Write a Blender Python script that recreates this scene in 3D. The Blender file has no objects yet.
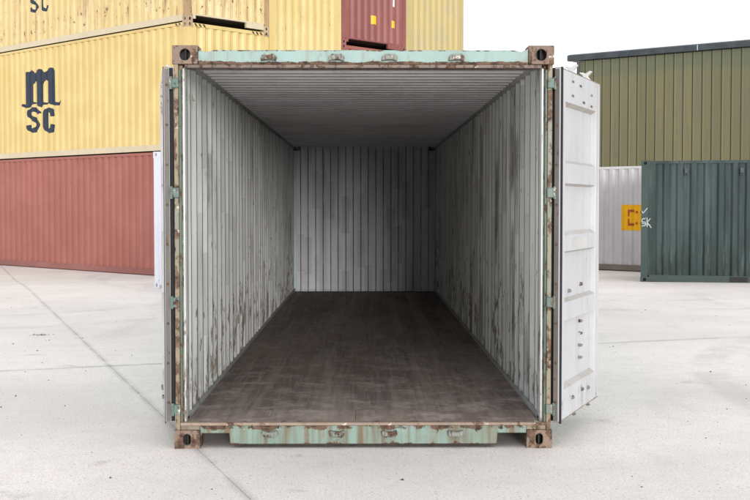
import bpy, bmesh, math, random
from mathutils import Vector, Matrix
random.seed(7)
R = math.radians
sc = bpy.context.scene
col = sc.collection

# ------------------------------------------------------------------ camera
cam = bpy.data.cameras.new('camera'); camo = bpy.data.objects.new('camera', cam); col.objects.link(camo)
camo.location = (0.0124, -7.598, 1.574)
camo.rotation_euler = (R(90 - 2.184), 0, R(-0.469))
cam.lens = 56.85; cam.sensor_width = 36; cam.clip_start = 0.1; cam.clip_end = 2000
sc.camera = camo

# ------------------------------------------------------------------ sky, sun, exposure
SUN_EL, SUN_AZ = R(5.5), R(171)          # azimuth: clockwise from +Y (behind the camera, a little to the right)
w = bpy.data.worlds.new('World'); sc.world = w; w.use_nodes = True
nt = w.node_tree; nt.nodes.clear()
out = nt.nodes.new('ShaderNodeOutputWorld'); bg = nt.nodes.new('ShaderNodeBackground')
sky = nt.nodes.new('ShaderNodeTexSky'); sky.sky_type = 'NISHITA'; sky.sun_disc = False
sky.sun_elevation = SUN_EL; sky.sun_rotation = SUN_AZ; sky.dust_density = 3
skym = nt.nodes.new('ShaderNodeVectorMath'); skym.operation = 'SCALE'; skym.inputs['Scale'].default_value = 0.10
nt.links.new(sky.outputs[0], skym.inputs[0])
cloud = nt.nodes.new('ShaderNodeMix'); cloud.data_type = 'RGBA'          # a closed white overcast over the blue sky
cloud.inputs[0].default_value = 0.90
nt.links.new(skym.outputs[0], cloud.inputs[6]); cloud.inputs[7].default_value = (0.93, 0.95, 1.0, 1)
nt.links.new(cloud.outputs[2], bg.inputs[0]); bg.inputs[1].default_value = 1.0
nt.links.new(bg.outputs[0], out.inputs[0])
sl = bpy.data.lights.new('sun', 'SUN'); sl.energy = 1.9; sl.angle = R(15); sl.color = (1, 0.975, 0.95)
so = bpy.data.objects.new('sun', sl); col.objects.link(so)
sd = Vector((math.sin(SUN_AZ) * math.cos(SUN_EL), math.cos(SUN_AZ) * math.cos(SUN_EL), math.sin(SUN_EL)))
so.rotation_euler = sd.to_track_quat('Z', 'Y').to_euler(); so.location = (0, -20, 30)
vs = sc.view_settings; vs.view_transform = 'Standard'; vs.look = 'None'; vs.gamma = 1; vs.use_curve_mapping = False
vs.exposure = 0.50
sc.cycles.max_bounces = 10; sc.cycles.diffuse_bounces = 8; sc.cycles.glossy_bounces = 4
sc.cycles.use_denoising = True

# ------------------------------------------------------------------ node helpers and materials
def lin(r, g, b):
    f = lambda c: (c / 255 / 12.92) if c <= 10 else ((c / 255 + 0.055) / 1.055) ** 2.4
    return (f(r), f(g), f(b), 1)
def mul(c, k): return (c[0] * k, c[1] * k, c[2] * k, 1)
class G:
    def __init__(s, name):
        s.m = bpy.data.materials.new(name); s.m.use_nodes = True
        s.t = s.m.node_tree; s.b = s.t.nodes['Principled BSDF']
        s.co = s.n('ShaderNodeTexCoord').outputs['Object']
        oi = s.n('ShaderNodeObjectInfo'); s.rnd = oi.outputs['Random']
    def n(s, typ, ins=None, **at):
        n = s.t.nodes.new(typ)
        for k, v in at.items(): setattr(n, k, v)
        for k, v in (ins or {}).items(): s.set(n.inputs[k], v)
        return n
    def set(s, sock, v):
        if isinstance(v, bpy.types.NodeSocket): s.t.links.new(v, sock)
        else: sock.default_value = v
    def offs(s, k=37.0):
        m = s.n('ShaderNodeVectorMath', {0: s.rnd, 'Scale': k}, operation='SCALE')
        m.inputs[0].default_value = (0, 0, 0)
        c = s.n('ShaderNodeCombineXYZ', {0: s.rnd, 1: s.rnd, 2: s.rnd})
        s.t.links.new(c.outputs[0], m.inputs[0])
        a = s.n('ShaderNodeVectorMath', {0: s.co, 1: m.outputs[0]}, operation='ADD'); s.co_r = a.outputs[0]; return a.outputs[0]
    def noise(s, scale, detail=6, rough=.6, stretch=(1, 1, 1), co=None, off=(0, 0, 0)):
        mp = s.n('ShaderNodeMapping', {'Vector': co or s.co, 'Scale': stretch, 'Location': off})
        return s.n('ShaderNodeTexNoise', {'Vector': mp.outputs[0], 'Scale': scale, 'Detail': detail, 'Roughness': rough}).outputs[0]
    def ramp(s, v, a, b, lo=0.0, hi=1.0):
        return s.n('ShaderNodeMapRange', {0: v, 1: a, 2: b, 3: lo, 4: hi}, interpolation_type='SMOOTHSTEP').outputs[0]
    def math(s, op, a, b=0.0): return s.n('ShaderNodeMath', {0: a, 1: b}, operation=op).outputs[0]
    def mix(s, f, a, b): 
        n = s.n('ShaderNodeMix', data_type='RGBA'); s.set(n.inputs[0], f); s.set(n.inputs[6], a); s.set(n.inputs[7], b); return n.outputs[2]
    def sep(s, co=None): return s.n('ShaderNodeSeparateXYZ', {0: co or s.co}).outputs
    def done(s, color, rough=.6, bump=None, bstr=.2, bdist=.01, spec=.4, metal=0.0):
        s.set(s.b.inputs['Base Color'], color); s.set(s.b.inputs['Roughness'], rough)
        s.b.inputs['Specular IOR Level'].default_value = spec; s.b.inputs['Metallic'].default_value = metal
        if bump is not None:
            bn = s.n('ShaderNodeBump', {'Height': bump, 'Strength': bstr, 'Distance': bdist}); s.set(s.b.inputs['Normal'], bn.outputs[0])
        return s.m

def paint(name, base, base2=None, rust=.15, streak=.3, dirt=(.16, .14, .12, 1), rough=.5, sth=0.0, bands=(), rscale=5.0, sscale=9.0,
          chips=0.0, rand=True, fade=.5, spec=.35, rustdark=1.0):
    """weathered paint: faded patches, vertical run-down streaks, rust breaking through (more of it in given height bands)"""
    g = G(name); co = g.offs() if rand else g.co
    base2 = base2 or mul(base, .82)
    c = g.mix(g.ramp(g.noise(1.1, 5, .6, co=co), .35, .68, 0, fade * 2), base, base2)
    fine = g.noise(46, 4, .65, co=co)
    c = g.mix(g.ramp(fine, .45, .75, 0, .22), c, mul(base, .72))
    st = g.noise(sscale, 5, .6, (1, 1, .055), co, (3, 1, 7)); st2 = g.noise(2.2, 4, .6, co=co, off=(9, 4, 2))
    stm = g.math('MULTIPLY', g.ramp(st, .50 - sth, .74 - sth), g.ramp(st2, .40 - sth, .60 - sth))
    c = g.mix(g.math('MULTIPLY', stm, streak), c, dirt)
    rn = g.noise(rscale, 10, .68, (1, 1, .7), co, (5, 8, 1))
    z = g.sep()[2]
    for (a, b, amt) in bands:                       # rust that gathers along a seam or lip at this height
        mid, hw = (a + b) / 2, abs(b - a) / 2
        d = g.math('ABSOLUTE', g.math('SUBTRACT', z, mid))
        rn = g.math('ADD', rn, g.ramp(d, hw * .5, hw, amt, 0))
    T = .78 - .42 * rust
    rm = g.ramp(rn, T, T + .05)
    rs = g.math('MULTIPLY', g.ramp(g.noise(sscale * 1.7, 4, .6, (1, 1, .05), co, (1, 2, 3)), .5, .72), g.ramp(rn, T - .16, T))
    rc = g.mix(g.ramp(g.noise(rscale * 2.4, 9, .74, co=co), .38, .60), mul((.042, .026, .020, 1), rustdark), mul((.150, .092, .062, 1), rustdark))
    c = g.mix(g.math('MULTIPLY', rs, .7), c, (.19, .105, .06, 1))
    c = g.mix(rm, c, rc)
    if chips:
        cn = g.ramp(g.noise(13, 8, .7, co=co, off=(2, 6, 4)), .66 - chips * .2, .69 - chips * .2)
        c = g.mix(g.math('MULTIPLY', cn, .8), c, (.62, .58, .50, 1))
    ro = g.n('ShaderNodeMix', {0: rm, 2: rough, 3: .9}).outputs[0]
    h = g.math('ADD', g.math('MULTIPLY', rm, -.6), g.math('MULTIPLY', fine, .35))
    return g.done(c, ro, h, .35, .004, spec)

def plain(name, c, rough=.6, var=.2, scale=20, spec=.3):
    g = G(name); n = g.noise(scale, 5, .6)
    return g.done(g.mix(g.ramp(n, .35, .65, 0, 1), c, mul(c, 1 - var)), rough, n, .15, .003, spec)

TEAL = (.30, .47, .42, 1)
M = {}
M['teal'] = paint('teal_rusty_paint', TEAL, (.27, .48, .42, 1), rust=.34, streak=.75, dirt=(.20, .15, .09, 1), chips=.25, rscale=7)
M['header'] = paint('header_paint', (.265, .38, .352, 1), (.21, .315, .29, 1), rust=.33, streak=.8, dirt=(.19, .13, .08, 1), rscale=9, sth=.03,
                    bands=[(2.40, 2.502, .30), (2.55, 2.575, .14)], rand=False, fade=.3)
M['sill'] = paint('sill_paint', (.205, .305, .265, 1), (.165, .22, .17, 1), rust=.42, streak=.95, dirt=(.135, .095, .048, 1), rscale=9, sscale=13, sth=.10,
                  bands=[(.11, .21, .15), (-.02, .045, .10)], chips=.05, rand=False)
M['post'] = paint('post_paint', (.26, .20, .12, 1), (.19, .21, .165, 1), rust=.70, streak=.8, dirt=(.15, .09, .05, 1), rscale=9, chips=.15, rustdark=1.2)
M['casting'] = paint('casting_rust', (.20, .15, .12, 1), (.27, .19, .14, 1), rust=.70, streak=.5, rscale=14, sscale=16, chips=.10, rough=.85)
M['teal_edge'] = paint('teal_edge_paint', (.075, .135, .11, 1), (.13, .165, .14, 1), rust=.54, streak=.5, rscale=12)
M['hinge'] = paint('hinge_paint', (.095, .155, .135, 1), (.14, .18, .16, 1), rust=.54, streak=.6, rscale=14, chips=.3)
M['lug'] = paint('lug_paint', (.22, .215, .19, 1), (.17, .21, .185, 1), rust=.66, streak=.5, rscale=18, chips=.3)
M['ext_teal'] = paint('outer_teal_paint', TEAL, (.27, .48, .42, 1), rust=.28, streak=.5)
M['rubber'] = plain('black_rubber', (.018, .02, .022, 1), .7)
M['strip'] = paint('gasket_strip_paint', (.125, .112, .097, 1), (.09, .08, .07, 1), rust=.44, streak=.7, rscale=16)
M['bolt'] = plain('rusty_bolt', (.12, .07, .045, 1), .8, .4, 60)
M['door'] = paint('white_door_paint', (.54, .55, .565, 1), (.49, .50, .51, 1), rust=.17, streak=.55, dirt=(.33, .29, .25, 1), rscale=7,
                  bands=[(.10, .36, .11), (2.39, 2.48, .11)], rough=.45, rand=False)
M['white_metal'] = paint('white_hardware_paint', (.56, .56, .54, 1), None, rust=.16, streak=.3, rscale=14)

def interior(name, base, green, streak, rust, patches=None, low=True, fold=None, fstr=.8):
    g = G(name); co = g.co; x, y, z = g.sep()
    c = g.mix(g.ramp(g.noise(1.3, 6, .62, (1, 1, .45), co), .38, .66), base, mul(base, .84))
    near = g.ramp(y, 0, 4.5, 1, .15)
    gm = g.math('MULTIPLY', g.ramp(g.noise(2.3, 7, .66, (1, 1, .3), co, (4, 2, 2)), .42, .60), near)
    c = g.mix(g.math('MULTIPLY', gm, .5), c, green)
    if patches:                                       # old square-edged touch-ups, one rib wide
        s, wdt = patches
        cx = g.math('FLOOR', g.math('DIVIDE', s(x, y), wdt))
        wn = g.n('ShaderNodeTexWhiteNoise', {'W': cx}, noise_dimensions='1D').outputs[0]
        cz = g.math('FLOOR', g.math('ADD', g.math('DIVIDE', z, .62), g.math('MULTIPLY', wn, 7)))
        v = g.n('ShaderNodeCombineXYZ', {0: cx, 1: cz, 2: 0.0})
        pn = g.n('ShaderNodeTexWhiteNoise', {'Vector': v.outputs[0]}, noise_dimensions='2D').outputs[0]
        c = g.mix(g.ramp(pn, .68, .70, 0, .45), c, mul(base, .55))
        c = g.mix(g.math('MULTIPLY', wn, .35), c, mul(base, .72))
    sm = g.math('MULTIPLY', g.ramp(g.noise(8, 6, .62, (1, 1, .06), co, (3, 3, 3)), .48, .70), g.ramp(g.noise(1.2, 5, .6, co=co, off=(8, 1, 5)), .40, .60))
    c = g.mix(g.math('MULTIPLY', sm, streak), c, (.15, .14, .12, 1))
    if fold:                                          # painted rib shade along the folds, with broken, uneven caulk and rust
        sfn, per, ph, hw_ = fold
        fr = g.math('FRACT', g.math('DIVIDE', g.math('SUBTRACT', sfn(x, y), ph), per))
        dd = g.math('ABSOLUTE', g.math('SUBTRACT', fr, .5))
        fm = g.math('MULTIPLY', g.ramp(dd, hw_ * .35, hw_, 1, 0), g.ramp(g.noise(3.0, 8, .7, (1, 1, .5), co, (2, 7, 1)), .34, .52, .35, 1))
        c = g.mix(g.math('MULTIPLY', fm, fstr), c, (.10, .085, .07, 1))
    zl = g.ramp(z, .16, 1.45, .10, 0) if low else .0
    rn = g.math('ADD', g.noise(15, 10, .72, (1, 1, .25), co, (1, 5, 2)), zl)
    T = .76 - .42 * rust
    rm = g.ramp(rn, T, T + .05)
    c = g.mix(g.math('MULTIPLY', rm, .8), c, g.mix(g.ramp(g.noise(21, 6, .7), .4, .6), (.07, .048, .036, 1), (.20, .15, .11, 1)))
    sp = g.ramp(g.noise(38, 5, .7, (1, 1, .55), co), .66, .70)
    c = g.mix(g.math('MULTIPLY', sp, .6), c, (.12, .10, .08, 1))
    return g.done(c, .62, g.noise(30, 5, .6), .12, .004, .25)
L0_ = 12.192
GREY = (.77, .782, .765, 1)
WPH = .20 + (L0_ - .11 - .20 - (int((L0_ - .31 - .058) / .278) * .278 + .058)) / 2 + .058 + .090 + .020 - .139
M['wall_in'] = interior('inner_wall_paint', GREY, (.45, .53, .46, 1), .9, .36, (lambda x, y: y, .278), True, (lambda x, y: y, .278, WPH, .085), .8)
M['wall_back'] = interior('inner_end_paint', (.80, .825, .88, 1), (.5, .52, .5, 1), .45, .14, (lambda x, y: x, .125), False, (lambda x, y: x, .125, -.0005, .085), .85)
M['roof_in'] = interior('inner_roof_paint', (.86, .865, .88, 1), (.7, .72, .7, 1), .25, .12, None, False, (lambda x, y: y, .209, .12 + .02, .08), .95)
M['rail_in'] = interior('inner_rail_paint', (.40, .40, .40, 1), (.3, .33, .3, 1), .6, .3, None, False)

def plywood(name, base, light, front=False):
    g = G(name); co = g.co; cr = g.offs(.6); x, y, z = g.sep()
    near = g.ramp(y, 0, 6.5, 1, .12)
    n1 = g.noise(1.5, 8, .68, (1, .22, 1), co); n2 = g.noise(30, 7, .68, (1, .045, 1), cr, (2, 3, 4)); n3 = g.noise(7, 8, .75, (1, .09, 1), co, (1, 1, 4))
    c = g.mix(g.ramp(n1, .36, .64), base, mul(base, .60))
    c = g.mix(g.ramp(n3, .44, .66, 0, .7), c, mul(base, .48))
    c = g.mix(g.ramp(n2, .44, .66, 0, .5), c, mul(light, .7))
    tr = g.noise(5.5, 6, .65, (1, .02, 1), co, (4, 0, 1))                     # forklift wheel lanes, dragged pallets
    c = g.mix(g.math('MULTIPLY', g.ramp(tr, .50, .66), .55), c, mul(light, .85))
    scr = g.noise(55, 4, .65, (1, .03, 1), co, (7, 7, 1)); sc2 = g.noise(2.0, 6, .7, co=co, off=(1, 9, 2))
    c = g.mix(g.math('MULTIPLY', g.ramp(scr, .62, .68), g.ramp(sc2, .46, .60, 0, .6)), c, mul(light, 1.2))
    sx_ = g.noise(40, 4, .65, (.05, 1, 1), co, (3, 2, 1))
    c = g.mix(g.math('MULTIPLY', g.ramp(sx_, .64, .69), g.ramp(sc2, .52, .64, 0, .2)), c, light)
    dust = g.math('MULTIPLY', g.ramp(g.noise(4.5, 10, .76, co=co, off=(6, 2, 8)), .46, .66), near)
    c = g.mix(g.math('MULTIPLY', dust, .75), c, light)
    sp = g.ramp(g.noise(48, 4, .7, co=co, off=(5, 5, 5)), .68, .72)
    c = g.mix(g.math('MULTIPLY', sp, .7), c, (.50, .46, .41, 1))
    if front: c = g.mix(g.ramp(g.noise(6, 9, .72, co=co, off=(3, 3, 3)), .50, .64, 0, .45), c, (.22, .135, .098, 1))
    return g.done(c, g.ramp(n1, .3, .7, .55, .85), g.math('ADD', n2, g.math('MULTIPLY', n3, .8)), .35, .005, .25)
M['ply'] = plywood('worn_plywood', (.235, .188, .168, 1), (.42, .37, .335, 1))
M['ply_front'] = plywood('worn_threshold', (.30, .235, .205, 1), (.46, .40, .355, 1), True)
M['lip'] = paint('rusty_sill_lip', (.24, .175, .135, 1), (.32, .25, .19, 1), rust=.52, streak=.6, rscale=12, chips=.25, rustdark=1.3)
M['header_lip'] = paint('rusty_header_lip', (.17, .13, .105, 1), (.11, .09, .075, 1), rust=.62, streak=.5, rscale=18, chips=.10, rustdark=.95)
M['rust_post'] = paint('rusty_yellow_post', (.42, .29, .14, 1), (.30, .18, .11, 1), rust=.46, streak=.8, dirt=(.20, .10, .06, 1), rscale=6)
M['door_ledge'] = paint('grimy_door_ledge', (.46, .44, .41, 1), (.38, .35, .31, 1), rust=.30, streak=.5, rscale=12, rand=False)
M['dark_steel'] = plain('underframe_steel', (.06, .05, .045, 1), .8, .4, 12)

# container liveries
YEL = (.545, .410, .160, 1)
M['yellow'] = paint('yellow_paint', YEL, (.61, .47, .20, 1), rust=.05, streak=.22, dirt=(.42, .30, .12, 1), rough=.45, fade=.5, rscale=4)
M['yellow_rusty'] = paint('yellow_rusty_paint', (.575, .44, .20, 1), (.62, .50, .27, 1), rust=.30, streak=.9, dirt=(.30, .16, .08, 1), rscale=7.5, sth=.03, fade=.5, bands=[(.25, .75, .07)])
M['yellow_dull'] = paint('yellow_dull_paint', (.46, .365, .15, 1), (.40, .34, .18, 1), rust=.06, streak=.75, dirt=(.30, .26, .18, 1), fade=.5, rscale=4)
M['yellow_warm'] = paint('yellow_warm_paint', (.56, .425, .165, 1), (.60, .47, .22, 1), rust=.25, streak=.6, dirt=(.40, .25, .10, 1), rscale=4)
M['cream_rail'] = paint('cream_rail_paint', (.52, .45, .31, 1), (.56, .48, .34, 1), rust=.16, streak=.3, rscale=5)
M['red'] = paint('red_oxide_paint', (.275, .092, .070, 1), (.31, .112, .088, 1), rust=.02, streak=.14, dirt=(.28, .10, .08, 1), fade=.5)
M['red_rail'] = paint('red_rail_paint', (.22, .085, .07, 1), (.27, .11, .09, 1), rust=.10, streak=.2)
M['maroon'] = paint('maroon_paint', (.215, .068, .062, 1), (.25, .088, .078, 1), rust=.02, streak=.12, dirt=(.22, .08, .08, 1), fade=.5)
M['pale'] = paint('pale_grey_paint', (.62, .63, .69, 1), (.58, .60, .66, 1), rust=.03, streak=.1)
M['white'] = paint('white_container_paint', (.56, .56, .58, 1), (.50, .50, .51, 1), rust=.03, streak=.42, dirt=(.40, .38, .35, 1))
M['white_base'] = paint('shaded_rail_paint', (.17, .15, .13, 1), (.22, .20, .17, 1), rust=.2, streak=.3)  # base rail in shade: its darkness put into the colour, plus rust
M['ybcast'] = paint('yellow_stack_casting', (.34, .24, .17, 1), (.45, .36, .22, 1), rust=.42, streak=.2, rscale=9)
def greenmat():
    g = G('green_container_paint'); co = g.co; z = g.sep()[2]
    base, lt, moss = (.018, .034, .033, 1), (.046, .068, .066, 1), (.010, .022, .015, 1)
    c = g.mix(g.ramp(g.noise(2.4, 6, .62, (1, 1, .12), co), .40, .66), base, lt)
    c = g.mix(g.ramp(g.noise(11, 5, .6, (1, 1, .07), co, (2, 1, 1)), .46, .70, 0, .7), c, mul(base, .62))
    lowm = g.math('MULTIPLY', g.ramp(z, .2, 1.1, 1, 0), g.ramp(g.noise(7, 6, .62, (1, 1, .16), co, (4, 4, 4)), .40, .58))
    c = g.mix(g.math('MULTIPLY', lowm, .85), c, moss)
    runs = g.math('MULTIPLY', g.ramp(g.noise(14, 4, .6, (1, 1, .09), co, (7, 4, 4)), .55, .68), g.ramp(z, .2, 1.6, .9, .15))
    c = g.mix(g.math('MULTIPLY', runs, .5), c, (.095, .125, .122, 1))
    return g.done(c, .5, g.noise(30, 4), .1, .004, .35)
M['green'] = greenmat()
M['green_rail'] = paint('green_rail_paint', (.040, .062, .058, 1), (.030, .046, .040, 1), rust=.02, streak=.4, dirt=(.03, .04, .03, 1))
M['navy'] = plain('navy_lettering', (.020, .030, .052, 1), .55, .25, 9)
M['sign_yellow'] = plain('sign_yellow', (.88, .47, .010, 1), .45, .1, 8)
M['sign_red'] = plain('sign_red', (.42, .10, .03, 1), .5)
M['chalk'] = plain('white_chalk', (.50, .52, .52, 1), .9)
M['black'] = plain('black_paint_and_shade', (.02, .02, .02, 1), .6)  # also the shade put into the corner casting holes
M['white_plain'] = plain('white_print', (.75, .74, .73, 1), .6)
M['vent'] = plain('vent_plastic', (.075, .085, .085, 1), .6)

def cladmat():
    g = G('olive_cladding'); co = g.offs(50); z = g.sep()[2]
    base, b2 = (.136, .126, .064, 1), (.172, .156, .084, 1)
    c = g.mix(g.rnd, base, b2)
    c = g.mix(g.ramp(g.noise(1.4, 6, .62, (1, 1, .25), co), .36, .66, 0, .8), c, (.135, .130, .080, 1))
    top = g.math('ADD', z, g.math('MULTIPLY', g.noise(2.6, 5, .6, (1, 1, .3), co), .9))
    c = g.mix(g.ramp(top, 6.95, 7.35, 0, .6), c, (.10, .118, .082, 1))     # darker, greener band under the gutter
    c = g.mix(g.ramp(g.noise(9, 5, .6, (1, 1, .05), co), .52, .70, 0, .5), c, (.10, .105, .06, 1))
    return g.done(c, .55, None, spec=.3)
M['clad'] = cladmat()
M['clad_seam'] = plain('cladding_seam', (.045, .060, .042, 1), .6)
M['gutter'] = plain('dark_gutter', (.056, .066, .074, 1), .45, .3, 3)
M['pale_wall'] = plain('pale_cladding', (.50, .51, .52, 1), .6, .12, 2)

def concrete(name, base):
    g = G(name)
    co = g.n('ShaderNodeNewGeometry').outputs['Position']
    c = g.mix(g.ramp(g.noise(.35, 8, .62, co=co), .36, .66), base, mul(base, .84))
    c = g.mix(g.ramp(g.noise(2.6, 8, .68, co=co, off=(3, 3, 0)), .50, .72, 0, .30), c, mul(base, .66))
    rub = g.noise(.9, 6, .6, (1, .22, 1), co, (7, 2, 0))                   # tyre-swept smears
    c = g.mix(g.ramp(rub, .55, .70, 0, .28), c, (.34, .34, .345, 1))
    fn = g.noise(70, 4, .72, co=co)
    c = g.mix(g.ramp(fn, .46, .64, 0, .8), c, mul(base, .60))
    c = g.mix(g.ramp(g.noise(9, 7, .75, co=co, off=(6, 1, 0)), .46, .66, 0, .34), c, mul(base, .70))
    pit = g.ramp(g.noise(30, 5, .8, co=co, off=(1, 1, 0)), .655, .69)
    c = g.mix(g.math('MULTIPLY', pit, .62), c, (.17, .16, .15, 1))
    for vs_, th_, off_ in ((20, .84, 0), (55, .70, 5)):                        # loose grit and blown-out aggregate
        mp = g.n('ShaderNodeMapping', {'Vector': co, 'Location': (off_, off_, 0)})
        vo = g.n('ShaderNodeTexVoronoi', {'Vector': mp.outputs[0], 'Scale': vs_}, voronoi_dimensions='2D')
        cr = g.sep(vo.outputs['Color'])
        dot = g.math('MULTIPLY', g.ramp(vo.outputs['Distance'], .08, .17, 1, 0), g.ramp(cr[0], th_, th_ + .02))
        c = g.mix(g.math('MULTIPLY', dot, g.ramp(cr[1], 0, 1, .12, .65)), c, (.20, .185, .17, 1))
    x_, y_, z_ = g.sep(co)                                                  # faint turning-tyre arcs
    for (ax, ay, r0, wdt) in ((10, 2, 5.2, .22), (10, 2, 6.9, .24), (-9, 15, 7.0, .22), (-9, 15, 8.7, .25), (4, 20, 8.2, .25), (4, 20, 9.9, .2), (-14, -2, 9.5, .25), (-14, -2, 11.2, .22)):
        dx_, dy_ = g.math('SUBTRACT', x_, ax), g.math('SUBTRACT', y_, ay)
        rr = g.math('SQRT', g.math('ADD', g.math('MULTIPLY', dx_, dx_), g.math('MULTIPLY', dy_, dy_)))
        am = g.ramp(g.math('ABSOLUTE', g.math('SUBTRACT', rr, r0)), wdt * .4, wdt, .22, 0)
        c = g.mix(g.math('MULTIPLY', am, g.ramp(g.noise(1.1, 6, .65, co=co, off=(ax, ay, 0)), .40, .62)), c, (.30, .295, .29, 1))
    stain = g.math('MULTIPLY', g.ramp(g.noise(1.7, 6, .7, co=co, off=(12, 5, 0)), .60, .72), .42)
    c = g.mix(stain, c, (.27, .24, .21, 1))
    x, y, z = g.sep(co)                                                    # grime that has gathered along the bay joints
    la = g.math('ABSOLUTE', g.math('SUBTRACT', g.math('ADD', g.math('MULTIPLY', x, .9415), g.math('MULTIPLY', y, .3371)), -1.01))
    lb = g.math('ABSOLUTE', g.math('SUBTRACT', g.math('ADD', g.math('MULTIPLY', x, -.3371), g.math('MULTIPLY', y, .9415)), 4.55))
    jn = g.noise(1.6, 7, .7, co=co, off=(4, 9, 0))
    for dd, wd_, am in ((la, .06, .35), (lb, .10, .5)):
        c = g.mix(g.math('MULTIPLY', g.ramp(dd, 0, wd_, am, 0), g.ramp(jn, .34, .58)), c, (.25, .245, .24, 1))
    h = g.math('ADD', g.math('MULTIPLY', fn, .6), g.math('MULTIPLY', pit, -1.0))
    return g.done(c, .85, h, .35, .006, .2)
M['concrete'] = concrete('pale_concrete', (.86, .80, .75, 1))
M['joint'] = plain('joint_grit', (.36, .35, .33, 1), .9, .4, 30)
M['grass'] = plain('weed_green', (.26, .29, .19, 1), .7, .5, 40)
M['pebble'] = plain('dark_pebble', (.10, .09, .085, 1), .8, .5, 40)

# ------------------------------------------------------------------ mesh helpers
class MB:
    def __init__(s): s.v = []; s.f = []; s.mi = []
    def quad(s, a, b, c, d, m=0):
        i = len(s.v); s.v += [a, b, c, d]; s.f.append((i, i + 1, i + 2, i + 3)); s.mi.append(m)
    def poly(s, pts, m=0):
        i = len(s.v); s.v += pts; s.f.append(tuple(range(i, i + len(pts)))); s.mi.append(m)
    def box(s, x0, x1, y0, y1, z0, z1, m=0):
        i = len(s.v)
        s.v += [(x0, y0, z0), (x1, y0, z0), (x1, y1, z0), (x0, y1, z0), (x0, y0, z1), (x1, y0, z1), (x1, y1, z1), (x0, y1, z1)]
        for f in ((0, 3, 2, 1), (4, 5, 6, 7), (0, 1, 5, 4), (1, 2, 6, 5), (2, 3, 7, 6), (3, 0, 4, 7)):
            s.f.append(tuple(i + k for k in f)); s.mi.append(m)
        return s
    def prism(s, pts, fn, a, b, m=0):
        """polygon pts (u,v) extruded from a to b; fn(u,v,w)->xyz"""
        n = len(pts); i = len(s.v)
        s.v += [fn(u, v, a) for u, v in pts] + [fn(u, v, b) for u, v in pts]
        s.f.append(tuple(i + k for k in range(n))[::-1]); s.mi.append(m)
        s.f.append(tuple(i + n + k for k in range(n))); s.mi.append(m)
        for k in range(n):
            q = (k + 1) % n; s.f.append((i + k, i + q, i + n + q, i + n + k)); s.mi.append(m)
        return s
    def tube(s, p, q, r, n=10, r2=None):
        p, q = Vector(p), Vector(q); ax = (q - p).normalized()
        a = ax.orthogonal().normalized(); b = ax.cross(a); i = len(s.v); r2 = r if r2 is None else r2
        for P, rr in ((p, r), (q, r2)):
            for k in range(n):
                t = 2 * math.pi * k / n; s.v.append(tuple(P + rr * (math.cos(t) * a + math.sin(t) * b)))
        for k in range(n):
            j = (k + 1) % n; s.f.append((i + k, i + j, i + n + j, i + n + k)); s.mi.append(0)
        s.f.append(tuple(i + k for k in range(n))[::-1]); s.mi.append(0)
        s.f.append(tuple(i + n + k for k in range(n))); s.mi.append(0)
        return s
    def mesh(s, name, mats):
        me = bpy.data.meshes.new(name); me.from_pydata([tuple(v) for v in s.v], [], s.f)
        if not isinstance(mats, (list, tuple)): mats = [mats]
        for m in mats: me.materials.append(M[m])
        me.polygons.foreach_set('material_index', s.mi)
        bm = bmesh.new(); bm.from_mesh(me); bmesh.ops.remove_doubles(bm, verts=bm.verts, dist=1e-5)
        bmesh.ops.recalc_face_normals(bm, faces=bm.faces); bm.to_mesh(me); bm.free()
        me.update(); return me
    def build(s, name, mats, parent=None, bevel=0, solid=None):
        o = put(name, s.mesh(name, mats), parent)
        if solid:
            md = o.modifiers.new('solid', 'SOLIDIFY'); md.thickness = solid[0]; md.offset = 1
            if len(solid) > 1: md.material_offset = solid[1]; md.material_offset_rim = solid[1]
        if bevel:
            md = o.modifiers.new('bevel', 'BEVEL'); md.width = bevel; md.segments = 2; md.limit_method = 'ANGLE'; md.angle_limit = R(40)
        return o
def put(name, me, parent=None, loc=None):
    o = bpy.data.objects.new(name, me); col.objects.link(o)
    if parent: o.parent = parent
    if loc is not None: o.location = loc
    return o
def tag(o, label=None, cat=None, group=None, kind=None):
    for k, v in (('label', label), ('category', cat), ('group', group), ('kind', kind)):
        if v: o[k] = v
    return o
def thing(name, loc, rz, label, cat, group=None):
    o = bpy.data.objects.new(name, None); col.objects.link(o); o.empty_display_size = .3
    o.location = loc; o.rotation_euler.z = rz; return tag(o, label, cat, group)

def smooth(o):
    for p in o.data.polygons: p.use_smooth = True

# corrugation: list of (s, depth) break points; depth 0 = proud towards the outside
def corr(s0, s1, pitch=.278, a=.070, sl=.068, dep=.036, lead=None):
    n = int((s1 - s0 - a) / pitch); used = n * pitch + a; pad = (s1 - s0 - used) / 2
    pts = [(s0, 0.0)]; s = s0 + pad
    b = pitch - a - 2 * sl
    for k in range(n):
        pts += [(s + a, 0), (s + a + sl, dep), (s + a + sl + b, dep), (s + pitch, 0)]
        s += pitch
    pts.append((s1, 0.0)); return pts
def prof(pts, s):
    for (a, d), (b, e) in zip(pts, pts[1:]):
        if a <= s <= b: return d if b - a < 1e-9 else d + (e - d) * (s - a) / (b - a)
    return 0.0
def sheet(mb, pts, z0, z1, fn, m=0):
    for (a, d), (b, e) in zip(pts, pts[1:]):
        if b - a > 1e-6: mb.quad(fn(a, d, z0), fn(b, e, z0), fn(b, e, z1), fn(a, d, z1), m)
    return mb

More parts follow.
